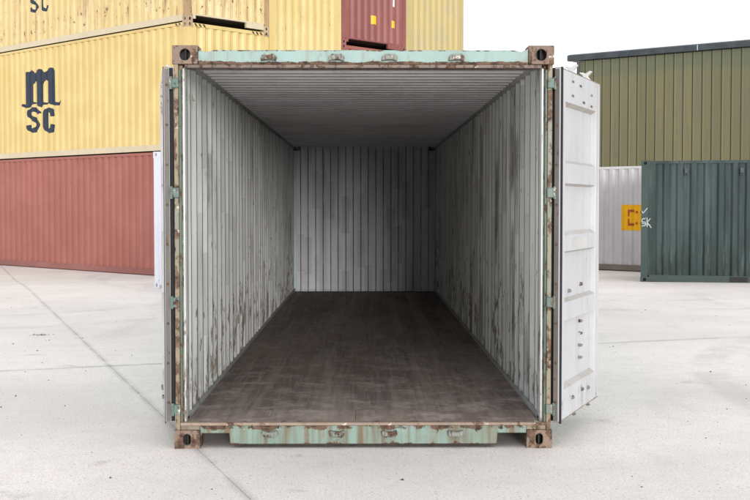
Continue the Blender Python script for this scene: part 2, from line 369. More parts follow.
# flat print that follows a corrugated sheet: groups of polygons in (s,z), even-odd inside a group
def decal(mb, groups, pts, fn, step=.008, lift=.0025):
    xs = [p[0] for g in groups for q in g for p in q]; a, b = min(xs), max(xs)
    cuts = sorted(set([a + (b - a) * i / max(1, int((b - a) / step)) for i in range(int((b - a) / step) + 1)] + [b] + [p[0] for p in pts if a < p[0] < b]))
    def ivals(x):
        out = []
        for g in groups:
            ys = []
            for q in g:
                for (x0, y0), (x1, y1) in zip(q, q[1:] + q[:1]):
                    if (x0 <= x < x1) or (x1 <= x < x0): ys.append(y0 + (y1 - y0) * (x - x0) / (x1 - x0))
            ys.sort(); out += list(zip(ys[::2], ys[1::2]))
        out.sort(); res = []
        for lo, hi in out:
            if res and lo <= res[-1][1] + 1e-6: res[-1][1] = max(res[-1][1], hi)
            else: res.append([lo, hi])
        return res
    for x0, x1 in zip(cuts, cuts[1:]):
        if x1 - x0 < 1e-5: continue
        e = (x1 - x0) * 1e-3; L, Rr, C = ivals(x0 + e), ivals(x1 - e), ivals((x0 + x1) / 2)
        if len(L) != len(Rr): L = Rr = C
        d0, d1 = prof(pts, x0) - lift, prof(pts, x1) - lift
        for (l0, l1), (r0, r1) in zip(L, Rr):
            mb.quad(fn(x0, d0, l0), fn(x1, d1, r0), fn(x1, d1, r1), fn(x0, d0, l1))
    return mb
def stroke(pts, wd):
    """one smooth ribbon along a curve through pts, as quads"""
    P = [Vector(p) for p in pts]; P = [2 * P[0] - P[1]] + P + [2 * P[-1] - P[-2]]; cv = []
    for k in range(1, len(P) - 2):
        for t in (i / 6 for i in range(6)):
            a, b, c, d = P[k - 1], P[k], P[k + 1], P[k + 2]
            cv.append(.5 * (2 * b + (c - a) * t + (2 * a - 5 * b + 4 * c - d) * t * t + (3 * b - a - 3 * c + d) * t ** 3))
    cv.append(P[-2]); L, Rr = [], []
    for k, p in enumerate(cv):
        d = (cv[min(k + 1, len(cv) - 1)] - cv[max(k - 1, 0)]).normalized(); n = Vector((-d.y, d.x)) * wd / 2
        L.append(tuple(p + n)); Rr.append(tuple(p - n))
    return [[[L[k], L[k + 1], Rr[k + 1], Rr[k]]] for k in range(len(cv) - 1)]

# ------------------------------------------------------------------ the yard
def gz(x, y):
    t = min(1, max(0, (y - 14.5) / 4.5)); return -.085 * t * t * (3 - 2 * t)
def ground_sheet(drop, name, mat, ext):
    mb = MB(); ys = [-60, -20, -8] + [14.5 + .75 * i for i in range(0, 7)] + [30, 60, 120, 400]
    for y0, y1 in zip(ys, ys[1:]): mb.quad((-ext, y0, gz(0, y0) - drop), (ext, y0, gz(0, y0) - drop), (ext, y1, gz(0, y1) - drop), (-ext, y1, gz(0, y1) - drop))
    return mb.build(name, mat)
yard = tag(ground_sheet(.005, 'yard_ground', 'joint', 300), kind='structure')
# concrete bays, split along the joints seen in the photograph
A0, B0, AS, BS = -1.01, 4.55, 10.4, 9.2; ca, sa = math.cos(R(19.7)), math.sin(R(19.7)); JG = .0022
random.seed(3)
def slab(i0, i1, j0, j1):
    mb = MB(); a0, a1, b0, b1 = A0 + i0 * AS + JG, A0 + i1 * AS - JG, B0 + j0 * BS + JG, B0 + j1 * BS - JG
    NU, NV = 8, 12
    if i1 - i0 > 1 or j1 - j0 > 1: NU = NV = 40
    def P(a, b, dz=0):
        x, y = a * ca - b * sa, a * sa + b * ca; return (x, y, gz(x, y) + dz)
    A = [a0 + (a1 - a0) * k / NU for k in range(NU + 1)]; B = [b0 + (b1 - b0) * k / NV for k in range(NV + 1)]
    for u0, u1 in zip(A, A[1:]):
        for v0, v1 in zip(B, B[1:]): mb.quad(P(u0, v0), P(u1, v0), P(u1, v1), P(u0, v1))
    for u0, u1 in zip(A, A[1:]):
        mb.quad(P(u0, b0), P(u1, b0), P(u1, b0, -.04), P(u0, b0, -.04)); mb.quad(P(u1, b1), P(u0, b1), P(u0, b1, -.04), P(u1, b1, -.04))
    for v0, v1 in zip(B, B[1:]):
        mb.quad(P(a0, v1), P(a0, v0), P(a0, v0, -.04), P(a0, v1, -.04)); mb.quad(P(a1, v0), P(a1, v1), P(a1, v1, -.04), P(a1, v0, -.04))
    mb.build('concrete_slab', 'concrete', yard)
for i in range(-3, 4):
    for j in range(-2, 4): slab(i, i + 1, j, j + 1)
# the wide apron beyond the bays that show
def apron():
    mb = MB(); a0, a1, b0, b1 = A0 - 3 * AS, A0 + 4 * AS, B0 - 2 * BS, B0 + 4 * BS; E = 150
    def P(a, b):
        x, y = a * ca - b * sa, a * sa + b * ca; return (x, y, gz(x, y) - .003)
    def grid(p0, p1, q0, q1, n, m):
        for i in range(n):
            for j in range(m):
                u0, u1 = p0 + (p1 - p0) * i / n, p0 + (p1 - p0) * (i + 1) / n; v0, v1 = q0 + (q1 - q0) * j / m, q0 + (q1 - q0) * (j + 1) / m
                mb.quad(P(u0, v0), P(u1, v0), P(u1, v1), P(u0, v1))
    grid(-E, a0 - JG, -E, E, 40, 150); grid(a1 + JG, E, -E, E, 40, 150); grid(a0, a1, b1 + JG, E, 10, 30); grid(a0, a1, -E, b0 - JG, 10, 30)
    mb.build('concrete_apron', 'concrete', yard)
apron()

# ------------------------------------------------------------------ corner casting (shared): hollow block with an oval hole in each upright face
def casting_mesh(name, mat, hw, hh, W=.162, D=.178, H=.118, wall=.026):
    mb = MB(); N = 32
    def outer(k, w2, h2):
        t = 2 * math.pi * (k + .5) / N; c, s = math.cos(t), math.sin(t); q = max(abs(c) / w2, abs(s) / h2); return (c / q, s / q)
    def oval(k):
        t = 2 * math.pi * (k + .5) / N; r = min(hw, hh); ex, ez = hw - r, hh - r; c, s = math.cos(t), math.sin(t)
        return (math.copysign(ex, c) + r * c, math.copysign(ez, s) + r * s)
    def side(fn, w2):
        h2 = H / 2; o = [outer(k, w2, h2) for k in range(N)]
        # pull the ring points nearest each corner onto the corner
        for cx in (-w2, w2):
            for cz in (-h2, h2):
                k = min(range(N), key=lambda q: (o[q][0] - cx) ** 2 + (o[q][1] - cz) ** 2); o[k] = (cx, cz)
        i = [oval(k) for k in range(N)]
        for k in range(N):
            q = (k + 1) % N
            mb.quad(fn(*o[k], 0), fn(*o[q], 0), fn(*i[q], 0), fn(*i[k], 0))
            mb.quad(fn(*i[k], 0), fn(*i[q], 0), fn(*i[q], wall), fn(*i[k], wall))
            mb.quad(fn(*i[k], wall), fn(*i[q], wall), fn(*o[q], wall), fn(*o[k], wall))
    c = H / 2
    side(lambda u, v, d: (u, -D / 2 + d, c + v), W / 2); side(lambda u, v, d: (u, D / 2 - d, c + v), W / 2)
    side(lambda u, v, d: (-W / 2 + d, u, c + v), D / 2); side(lambda u, v, d: (W / 2 - d, u, c + v), D / 2)
    mb.box(-W / 2 + .03, W / 2 - .03, -.008, .008, .004, H - .004, 1); mb.box(-.008, .008, -D / 2 + .03, D / 2 - .03, .006, H - .006, 1)  # black crossed plates added to stand for the shade inside the holes
    mb.quad((-W / 2, -D / 2, 0), (W / 2, -D / 2, 0), (W / 2, D / 2, 0), (-W / 2, D / 2, 0))
    mb.quad((-W / 2, -D / 2, H), (W / 2, -D / 2, H), (W / 2, D / 2, H), (-W / 2, D / 2, H))
    return mb.mesh(name, [mat, 'black'])

# ------------------------------------------------------------------ the open container
box = thing('open_shipping_container', (0, 0, 0), 0, 'open seafoam-green rusty shipping container with empty grey interior, facing the camera in the middle', 'container')
L0, H0, HW = 12.192, 2.591, 1.219
ct = casting_mesh('corner_casting_upper', 'casting', .033, .037); cb = casting_mesh('corner_casting_lower', 'casting', .023, .036)
for sx in (-1, 1):
    for y in (.089, L0 - .089):
        for me, z in ((ct, H0 - .118), (cb, 0.0)):
            o = put('corner_casting', me, box, (sx * (HW - .081), y, z))
            md = o.modifiers.new('bevel', 'BEVEL'); md.width = .006; md.segments = 2; md.limit_method = 'ANGLE'; md.angle_limit = R(50)
# corner posts at the open end
for s in (-1, 1):
    X = lambda a, b: (min(s * a, s * b), max(s * a, s * b))
    mb = MB(); x = X(1.182, 1.211); mb.box(*x, .006, .11, .118, H0 - .118)
    x = X(1.160, 1.184); mb.box(*x, .060, .108, .150, H0 - .119)
    mb.build('corner_post', 'post', box, .004)
    mb = MB(); x = X(1.168, 1.1815); mb.box(*x, .022, .062, .166, 2.44); mb.build('post_flange', 'teal_edge', box, .003)
    mb = MB(); x = X(1.095, 1.1625)
    mb.box(*X(1.150, 1.1625), .060, .20, .166, 2.452); mb.build('post_liner', 'wall_in', box, .003)
    mb = MB(); mb.box(*X(1.14, 1.21), L0 - .11, L0 - .006, .118, H0 - .118); mb.build('corner_post', 'ext_teal', box)
    for z in (2.352, 1.652, .947, .255):
        mb = MB(); mb.box(*X(1.178, 1.2215), -.012, .018, z - .032, z + .032); o = mb.build('hinge_lug', 'hinge', box, .006)
        mb = MB(); mb.tube((s * 1.228, -.002, z - .04), (s * 1.228, -.002, z + .04), .010, 12); mb.build('hinge_pin', 'hinge', box)
# door header: upper channel with rusted lower lip, four cam keepers
mb = MB()
pr = [(-1.055, 2.572), (-1.035, 2.560), (-1.012, 2.549), (-.985, 2.553), (-.955, 2.562), (.955, 2.562), (.985, 2.557), (1.012, 2.551), (1.035, 2.562), (1.055, 2.572),
      (1.055, 2.470), (-1.055, 2.470)]
mb.prism(pr, lambda u, v, w_: (u, w_, v), .010, .05); mb.build('door_header', 'header', box, .004)
mb = MB(); mb.box(-1.140, 1.140, .004, .12, 2.448, 2.4695); mb.build('header_lip', 'header_lip', box, .003)
mb = MB(); mb.box(-1.055, 1.055, .052, .118, 2.4705, 2.556); mb.build('header_channel', 'rail_in', box)
# sill: notched plate, rusted lip
mb = MB()
pr = [(-1.055, .148), (1.055, .148), (1.055, .098), (.868, .098), (.862, .028), (-.862, .028), (-.868, .098), (-1.055, .098)]
mb.prism(pr, lambda u, v, w_: (u, w_, v), .012, .030); mb.build('door_sill', 'sill', box, .004)
mb = MB(); mb.box(-1.181, 1.181, .004, .075, .1485, .168); mb.build('sill_lip', 'lip', box, .004)
for s in (-1, 1):
    mb = MB(); mb.box(min(s * 1.056, s * 1.181), max(s * 1.056, s * 1.181), .02, .16, .1185, .148); mb.build('sill_end', 'post', box, .003)
mb = MB()
for s in (-1, 1): mb.box(min(s * .83, s * .86), max(s * .83, s * .86), .032, .62, .03, .146)
mb.box(-.86, .86, .60, .62, .03, .146); mb.box(-.8295, .8295, .045, .060, .006, .146); mb.build('sill_underframe_and_shade_plate', 'dark_steel', box)  # last box is a dark plate added to shade the gap below the sill
# cam keepers on header and sill
for x in (-.602, -.172, .168, .596):
    for z, nm in ((2.512, 'header'), (.098, 'sill')):
        mb = MB(); sg = 1 if nm == 'header' else -1
        pts = [(-.052, -.020 * sg), (-.046, .012 * sg), (-.026, .024 * sg), (.010, .020 * sg), (.030, .026 * sg), (.052, .004 * sg), (.046, -.022 * sg), (.018, -.014 * sg), (-.020, -.016 * sg)]
        pts = [(a * 1.0, b) for a, b in pts]
        mb.prism(pts, lambda u, v, w_: (x + u, w_, z + v), .009 if nm == 'header' else .011, -.026)
        mb.box(x - .03, x + .026, -.040, -.0265, z - .014, z + .013)
        mb.build('cam_keeper', 'lug', box, .005)
# side walls, roof, far end: folded sheet with a painted inner and outer face
ps = corr(.20, L0 - .11, .278, .058, .090, .036)
for s in (-1, 1):
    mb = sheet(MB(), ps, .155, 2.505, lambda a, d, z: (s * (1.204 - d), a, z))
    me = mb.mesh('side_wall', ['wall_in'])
    # inner sheet (seen) and an outer skin 4 mm behind it
    o = put('side_wall', me, box)
    mo = sheet(MB(), ps, .155, 2.505, lambda a, d, z: (s * (1.208 - d), a, z)); mo.build('outer_skin', 'ext_teal', box)
    mb = MB(); mb.box(min(s * 1.160, s * 1.2135), max(s * 1.160, s * 1.2135), .185, L0 - .18, 2.503, 2.566); mb.build('top_side_rail', 'rail_in', box, .004)
    mb = MB(); mb.box(min(s * 1.162, s * 1.2135), max(s * 1.162, s * 1.2135), .185, L0 - .18, .030, .1605); mb.build('bottom_side_rail', 'ext_teal', box, .004)
    mb = MB(); mb.box(min(s * 1.150, s * 1.167), max(s * 1.150, s * 1.167), .12, L0 - .12, .161, .186); mb.build('floor_edge_angle', 'rail_in', box)
pr_ = corr(.12, L0 - .07, .209, .091, .014, .028)
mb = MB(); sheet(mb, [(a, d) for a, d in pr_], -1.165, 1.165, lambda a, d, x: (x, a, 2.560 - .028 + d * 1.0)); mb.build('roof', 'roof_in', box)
mb = MB(); sheet(mb, [(a, d) for a, d in pr_], -1.19, 1.19, lambda a, d, x: (x, a, 2.567 - .028 + d * 1.0)); mb.build('outer_roof', 'ext_teal', box)
pb = corr(-1.206, 1.206, .250, .110, .018, .0456)
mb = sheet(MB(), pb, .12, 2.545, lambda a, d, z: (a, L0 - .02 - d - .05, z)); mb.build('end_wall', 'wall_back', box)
mb = sheet(MB(), pb, .10, 2.560, lambda a, d, z: (a, L0 - .012 - d - .04, z)); mb.build('outer_end_skin', 'ext_teal', box)
mb = MB(); mb.box(-1.155, 1.155, L0 - .135, L0 - .02, 2.485, 2.535); mb.build('end_top_rail', 'wall_back', box, .004)
mb = MB(); mb.box(-1.155, 1.155, L0 - .125, L0 - .072, .162, .182); mb.build('end_bottom_rail', 'wall_back', box, .003)
mb = MB(); mb.box(-1.137, 1.137, L0 - .030, L0 - .006, .02, .16); mb.build('front_sill', 'ext_teal', box, .003)
mb = MB(); mb.box(-1.137, 1.137, L0 - .030, L0 - .006, 2.50, 2.572); mb.build('front_header', 'ext_teal', box, .003)
for s in (-1, 1):
    mb = MB(); mb.box(min(s * 1.140, s * 1.165), max(s * 1.140, s * 1.165), L0 - .14, L0 - .03, .17, 2.5); mb.build('end_post_liner', 'wall_back', box)
for k in range(3):
    mb = MB(); mb.box(-1.138, -1.128, L0 - .155, L0 - .14, .95 + .09 * k, .985 + .09 * k); mb.build('lashing_ring', 'white_metal', box)
# floor: two threshold plates, then plywood sheets laid two abreast
FZ = .164
random.seed(5)
for s in (-1, 1):
    mb = MB(); mb.box(-.562 - .583, .562 - .562 + .0, 0, .44, -.028, .0)
    me = mb
    x0, x1 = (-1.149, -.0540) if s < 0 else (-.0520, 1.149)
    mb = MB(); mb.box(x0, x1, .0765, .498, FZ - .028, FZ + .001); mb.build('threshold_plate', 'ply_front', box, .002)
yy = .5015; rows = [1.22, 2.44, 2.44, 2.44, 2.44]
for r, ln in enumerate(rows):
    y1 = min(yy + ln, L0 - .068)
    for c, (x0, x1) in enumerate(((-1.149, -.3885), (-.387, .3865), (.388, 1.149))):
        mb = MB(); mb.box(x0, x1, yy, y1 - .0015, FZ - .028, FZ + random.uniform(-.0008, .0004)); o = mb.build('floor_panel', 'ply', box, .001)
    yy = y1
mb = MB()
for k in range(38): mb.box(-1.16, 1.16, .75 + k * .30, .80 + k * .30, .035, .134)
cmb = mb.build('floor_cross_members', 'dark_steel', box); cmb['kind'] = 'stuff'
mb = MB(); mb.box(-1.162, 1.162, .63, L0 - .12, .1345, .1355); mb.build('floor_underside', 'dark_steel', box)
# a few rough bits on the left wall: bent lashing ring and scars
mb = MB()
mb.box(-1.162, -1.150, .40, .415, 2.275, 2.315); mb.tube((-1.150, .405, 2.29), (-1.135, .41, 2.27), .007, 8); mb.build('lashing_ring', 'lug', box)

# doors
def door(origin, ang, side, label):
    """local x runs from the hinge edge, z up; interior face looks towards -y*side"""
    W, T = 1.155, .042
    d = bpy.data.objects.new('door', None); col.objects.link(d); d.parent = box; d.location = origin; d.rotation_euler.z = ang
    d['label'] = label
    Y = lambda a, b: (min(a * side, b * side), max(a * side, b * side))
    z0, z1 = .172, 2.448
    def bx(name, mat, x0, x1, ya, yb, za, zb, bev=.004):
        mb = MB(); mb.box(x0, x1, *Y(ya, yb), za, zb); return mb.build(name, mat, d, bev)
    # interior plane at y=0, exterior at y=+T*side
    bx('door_stile', 'door', .006, .125, 0, T, z0, z1); bx('door_stile', 'door', W - .125, W, 0, T, z0, z1)
    bx('door_edge_strip', 'strip', -.004, .0055, .010, T - .004, z0 + .004, z1 - .004, .002)
    for k in range(9):
        mb = MB(); z = .30 + k * .255; mb.tube((-.0045, side * .024, z), (-.011, side * .024, z), .008, 8); mb.build('bolt', 'bolt', d)
    # folded panel: proud bands and recesses
    zb = [z0, .365, .392, .800, .815, .935, .955, 1.255, 1.27, 1.375, 1.40, 1.70, 1.715, 1.845, 1.868, 2.222, 2.245, z1]
    of = [.002, .002, .038, .038, .002, .002, .038, .038, .002, .002, .038, .038, .002, .002, .038, .038, .002, .002]
    mb = MB()
    for (a, p), (b, q) in zip(zip(zb, of), zip(zb[1:], of[1:])):
        mb.quad((.1255, side * p, a), (W - .1255, side * p, a), (W - .1255, side * q, b), (.1255, side * q, b), 1 if p != q else 0)
    for a, b, p in ((z0, z1, 0),):
        mb.quad((.1255, side * .04, a), (W - .1255, side * .04, a), (W - .1255, side * .04, b), (.1255, side * .04, b))
    mb.quad((.1255, side * .002, z1), (W - .1255, side * .002, z1), (W - .1255, side * .04, z1), (.1255, side * .04, z1))
    mb.quad((.1255, side * .002, z0), (W - .1255, side * .002, z0), (W - .1255, side * .04, z0), (.1255, side * .04, z0))
    mb.build('door_panel', ['door', 'door_ledge'], d)
    g = bx('gasket', 'rubber', -.002, .018, -.012 if side > 0 else .001, -.0005 if side > 0 else .006, z0 - .012, z1 + .008, .003)
    bx('dark_gap_strip', 'rubber', .03, .075, T + .0005, T + .024, z0, z1 + .006, .003)  # black strip added to fill the dark gap beside the post
    bx('edge_gasket', 'strip', W + .0005, W + .004, .008, .03, z0 + .01, z1 - .01, .001)
    bx('top_cap', 'lip', .012, W, .001, T, z1 + .0005, z1 + .006, .002)
    bx('bottom_cap', 'lip', .012, W, .001, T, z0 - .008, z0 - .0005, .002)
    # small slots and tabs
    for x, z in ((.30, 2.385), (.52, 2.375), (.30, 2.29), (.62, 2.27), (.86, 2.34), (.86, 2.262)):
        bx('slot', 'lug', x, x + .055, -.0015, .0018, z, z + .014, 0)
    for z in (.50, .585, .67, .755):
        mb = MB(); mb.prism([(0, 0), (.05, .008), (0, .022)], lambda u, v, w_: (.68 + u, side * w_, z + v), .0375, .014); mb.build('lashing_tab', 'lug', d)
    for x, z in ((.36, .985), (.70, 1.01), (.34, .27), (.62, .285), (.80, .27)):
        mb = MB(); mb.prism([(0, 0), (.045, .004), (.02, .024)], lambda u, v, w_: (x + u, side * w_, z + v), .037 if z > .9 else .0015, .020 if z > .9 else -.012); mb.build('lashing_tab', 'lug', d)
    bx('data_plate', 'white_metal', .34, .78, -.001, .0015, 1.285, 1.355, 0)
    # locking bars on the outer face
    for x in (.585, 1.015):
        mb = MB(); mb.tube((x, side * (T + .030), z0 - .03), (x, side * (T + .030), z1 + .05), .0165, 12); rod = mb.build('lock_rod', 'white_metal', d); smooth(rod)
        for zc, sg in ((z1 + .050, 1), (z0 - .018, -1)):
            pts = [(a * .72, b * .72) for a, b in ((-.062, .040), (-.022, .034), (.0, .026), (.042, .052), (.064, .044), (.040, .018), (.020, -.004), (.046, -.036), (.022, -.044), (-.022, -.040), (-.030, .006), (-.060, .026))]
            mb = MB(); mb.prism([(a * 1.0, b * sg) for a, b in pts], lambda u, v, w_: (x + w_, side * (T + .030 - u), zc + v), -.016, .016); mb.build('lock_cam', 'white_metal' if sg > 0 else 'lug', d, .004)
        for z in (.75, 1.9):
            bx('rod_bracket', 'white_metal', x - .05, x + .05, T + .0005, T + .05, z - .04, z + .04)
        mb = MB(); mb.box(x - .40, x + .02, *Y(T + .048, T + .058), 1.12, 1.15); mb.build('lock_handle', 'white_metal', d, .003)
    for z in (2.352, 1.652, .947, .255):
        mb = MB(); mb.box(-.020, .10, *Y(T + .0005, T + .016), z - .030, z + .030); mb.build('hinge_blade', 'hinge', d, .003)
    return d
door((1.262, -.012, 0), math.atan2(1.05, .455), 1, 'white inner face of the right-hand door, swung open past the side')
door((-1.281, .008, 0), math.atan2(1.0, -.186), -1, 'left-hand door folded back along the side, seen edge-on')

# ------------------------------------------------------------------ other containers
CW = 2.438
cast_cache = {}
def container(label, group, loc, rz, L, H, paintm, railm, castm, sill='tunnel', low=None, name='shipping_container', detail=True, base=None):
    t = thing(name, loc, rz, label, 'container', group)
    low = low or railm
    if castm not in cast_cache: cast_cache[castm] = casting_mesh('corner_casting_' + castm, castm, .032, .036)
    for x in (.089, L - .089):
        for y in (.081, CW - .081):
            for z in (0, H - .118):
                o = put('corner_casting', cast_cache[castm], t, (x, y, z)); o.rotation_euler.z = R(90)
            mb = MB(); mb.box(min(x - .083, x + .06) if x < 1 else x - .06, x + .06 if x < 1 else x + .083, y - .075 if y < 1 else y - .055, y + .055 if y < 1 else y + .075, .118, H - .118)
            mb.build('corner_post', railm, t)
    p = corr(.145, L - .145, .278, .090, .046, .040)
    for y, sg in ((0, -1), (CW, 1)):
        mb = sheet(MB(), p, .15, H - .07, lambda a, d, z: (a, y - sg * (.012 + d), z)); mb.build('side_panel', paintm, t)
        mb = MB(); mb.box(.178, L - .178, min(y - sg * .006, y - sg * .066), max(y - sg * .006, y - sg * .066), H - .072, H - .012); mb.build('top_side_rail', paintm, t)
        mb = MB(); mb.box(.178, L - .178, min(y - sg * .006, y - sg * .05), max(y - sg * .006, y - sg * .05), .022, .162); mb.build('bottom_side_rail', low, t)
    pe = corr(.13, CW - .13, .246, .070, .055, .0456)
    for x, sg in ((0, -1), (L, 1)):
        mb = sheet(MB(), pe, .17, H - .10, lambda a, d, z: (x - sg * (.014 + d), a, z)); mb.build('end_panel', paintm, t)
        mb = MB(); mb.box(min(x - sg * .006, x - sg * .07), max(x - sg * .006, x - sg * .07), .162, CW - .162, H - .105, H - .025); mb.build('end_top_rail', paintm, t)
        mb = MB()
        if sill == 'tunnel':
            mb.box(min(x - sg * .006, x - sg * .07), max(x - sg * .006, x - sg * .07), .162, CW - .162, .150, .185)
            mb.box(min(x - sg * .006, x - sg * .07), max(x - sg * .006, x - sg * .07), .162, .70, .03, .1495)
            mb.box(min(x - sg * .006, x - sg * .05), max(x - sg * .006, x - sg * .05), 2.19, CW - .162, .07, .1495)
        else: mb.box(min(x - sg * .006, x - sg * .07), max(x - sg * .006, x - sg * .07), .162, CW - .162, .022, .185)
        mb.build('end_sill', low, t)
    mb = MB(); mb.box(.07, L - .07, .05, CW - .05, H - .06, H - .015); mb.build('roof', paintm, t)
    mb = MB(); mb.box(.30, L - .30, .055, CW - .055, .13, .16); mb.box(.10, L - .10, .08, CW - .08, .14, .159); mb.build('floor', 'dark_steel', t)
    t['len'] = L
    del t['len']
    return t, p, pe
TH = R(45.97); dv = Vector((-math.sin(TH), math.cos(TH), 0)); ev = Vector((math.cos(TH), math.sin(TH), 0))
C0 = Vector((-3.98, 19.16, -.088)); RZ = TH + math.pi / 2
def slot(k, z): return C0 + ev * (CW + k * 2.43 + k * .012) + Vector((0, 0, z))
HC, STD = 2.896, 2.591
grp = 'containers piled in stacks behind the open container'
# first stack (long side in view)
c1 = container('long red-oxide shipping container on the ground at the bottom of the left stack', grp, slot(0, 0), RZ, L0, HC, 'red', 'red', 'red_rail', low='red_rail')
c2 = container('clean yellow shipping container with large navy lettering, resting on the red one', grp, slot(0, HC), RZ, L0, HC, 'yellow', 'yellow', 'ybcast', low='cream_rail')
c3 = container('rust-streaked yellow container at the top of the left stack, cut by the picture edge', grp, slot(0, 2 * HC), RZ, L0, HC, 'yellow_rusty', 'rust_post', 'ybcast', low='cream_rail')
# second to fourth stacks (ends in view)
for k, (mats, labs, hs) in enumerate((
    (('red', 'yellow', 'yellow_warm'), ('red container under the second stack', 'yellow container in the middle of the second stack', 'warm yellow container end beside the maroon one, second stack from left'), (STD, STD, HC)),
    (('yellow', 'red', 'maroon'), ('yellow container under the third stack', 'red container in the middle of the third stack', 'maroon container end with two small yellow stickers, high in the third stack'), (HC, HC - .03, HC)),
    (('red', 'yellow', 'yellow_dull'), ('red container under the fourth stack', 'yellow container in the middle of the fourth stack', 'dull dirty yellow container end at the right of the stacks, against the sky'), (STD, STD, HC)))):
    z = 0
    for i in range(3):
        r = container(labs[i], grp, slot(k + 1, z), RZ, L0, hs[i], mats[i], mats[i], {'maroon': 'red_rail', 'red': 'red_rail'}.get(mats[i], 'ybcast'))
        z += hs[i]
        if mats[i] == 'maroon': maroon = r
# lettering on the yellow containers (zoom tracing -> metres on the long side, facing y = CW)
LOGO_M = [[(83, 124), (100, 121), (118, 111), (128, 119), (131, 130), (145, 116), (160, 106), (178, 113), (188, 126), (200, 114), (222, 100), (237, 104), (247, 119), (247, 284), (259, 287), (277, 276), (275, 292), (262, 303), (241, 304), (222, 299), (208, 291), (196, 300), (180, 303), (165, 316), (150, 307), (137, 295), (124, 301), (112, 309), (97, 321), (78, 323), (59, 312), (63, 299), (76, 302), (83, 297)],
          [(127, 192), (135, 172), (146, 184), (146, 287), (137, 291), (127, 286)], [(183, 192), (194, 166), (208, 178), (208, 281), (198, 290), (183, 286)]]
S_LINE = [(154, 352), (146, 338), (126, 328), (106, 338), (102, 356), (112, 372), (134, 386), (147, 404), (144, 426), (124, 444), (102, 436), (94, 416)]
C_LINE = [(232, 362), (228, 340), (212, 328), (196, 336), (190, 358), (190, 408), (196, 430), (212, 442), (228, 430), (233, 406)]
def logo(cont, p, s_c, z_c, k, name):
    def mp(q, cx=168, cz=280): return (s_c - (q[0] - cx) * .008875 * k, z_c - (q[1] - cz + (q[0] - cx) * .125) * .00478 * k)
    fnm = lambda a, d, z: (a, CW - .012 - d, z)
    gm = [[[mp(q) for q in pl] for pl in LOGO_M]]
    mk = lambda line: [[[mp(q) for q in quad] for quad in g] for g in stroke([(x, y + (x - 168) * 0) for x, y in line], 25)]
    for nm, gs in (('letter_m', gm), ('letter_s', mk(S_LINE)), ('letter_c', mk(C_LINE))):
        decal(MB(), gs, p, fnm).build(nm, 'navy', cont)
logo(c2[0], c2[1], 6.99 - 85 * .008875, 4.29 + .088 - HC, 1.0, 'logo')
logo(c3[0], c3[1], 6.26, 6.60 + .088 - 2 * HC + .55, .66, 'logo')
# hazard stripes on the corners of the tall yellow box, seal patches
fe = lambda a, d, z: (.014 + d - .012, a, z)
for c in (c2,):
    for y0 in (.20, .32, .44, CW - .30, CW - .42, CW - .54):
        mb = MB(); mb.poly([(.0035, y0, HC - .098), (.0035, y0 + .05, HC - .098), (.0035, y0 + .10, HC - .035), (.0035, y0 + .05, HC - .035)]); mb.build('hazard_stripe', 'black', c[0])
    for x0 in (.24, .36): mb = MB(); mb.poly([(x0, CW - .0035, HC - .068), (x0 + .05, CW - .0035, HC - .068), (x0 + .09, CW - .0035, HC - .02), (x0 + .04, CW - .0035, HC - .02)]); mb.build('hazard_stripe', 'black', c[0])
# stickers on the maroon end; local y runs right to left seen from here
fme = lambda a, d, z: (.014 + d, a, z)
yk = lambda v: CW - v
for (a, z, w_, h_) in ((1.13, .62, .20, .22), (1.90, .60, .14, .19)):
    q = [(yk(a + w_), z), (yk(a), z), (yk(a), z + h_), (yk(a + w_ * .6), z + h_ * .95), (yk(a + w_), z + h_ * .35)] if a > 1.5 else [(yk(a + w_), z), (yk(a), z), (yk(a), z + h_), (yk(a + w_), z + h_)]
    decal(MB(), [[q]], maroon[2], fme).build('sticker', 'sign_yellow', maroon[0])
decal(MB(), [[[(yk(2.0), 1.16), (yk(1.92), 1.16), (yk(1.94), 1.5), (yk(2.02), 1.5)]]], maroon[2], fme).build('white_mark', 'white_plain', maroon[0])

# pale grey container whose corner post shows beside the open door
gv = Vector((-4.01, 14.95, -.012))
container('pale lavender-grey container, only its corner showing beside the left door', None, gv + dv * -CW, math.atan2(ev.y, ev.x), 6.058, STD, 'pale', 'pale', 'pale')

# white container with the yellow sign
wd = Vector((math.sin(TH), -math.cos(TH), 0))            # along its long side, towards the right
wp = Vector((6.72, 21.7, -.085))
worg = wp + wd * (-8.2)
cw = container('white corrugated container with a yellow sign, half hidden behind the dark green one', None, worg, math.atan2(wd.y, wd.x), 10.2, 2.63, 'white', 'white', 'white_base', sill='plain', low='white_base')
fw = lambda a, d, z: (a, .012 + d, z)
sx = 8.2 - .42
decal(MB(), [[[(sx, 1.02), (sx + .95, 1.02), (sx + .95, 1.66), (sx, 1.66)]]], cw[1], fw, lift=.004).build('sign', 'sign_yellow', cw[0])
br = []
for (x0, z0, sgx, sgz) in ((sx + .17, 1.54, 1, -1), (sx + .17, 1.14, 1, 1), (sx + .80, 1.54, -1, -1), (sx + .80, 1.14, -1, 1)):
    br.append([[(x0, z0), (x0 + .17 * sgx, z0), (x0 + .17 * sgx, z0 + .06 * sgz), (x0 + .06 * sgx, z0 + .06 * sgz), (x0 + .06 * sgx, z0 + .17 * sgz), (x0, z0 + .17 * sgz)]])
    br.append([[(x0 + .24 * sgx - .03, z0 + .06 * sgz - .03), (x0 + .24 * sgx + .04, z0 + .06 * sgz - .03), (x0 + .24 * sgx + .04, z0 + .06 * sgz + .03), (x0 + .24 * sgx - .03, z0 + .06 * sgz + .03)]])
decal(MB(), br, cw[1], fw, lift=.008).build('sign_marks', 'sign_red', cw[0])

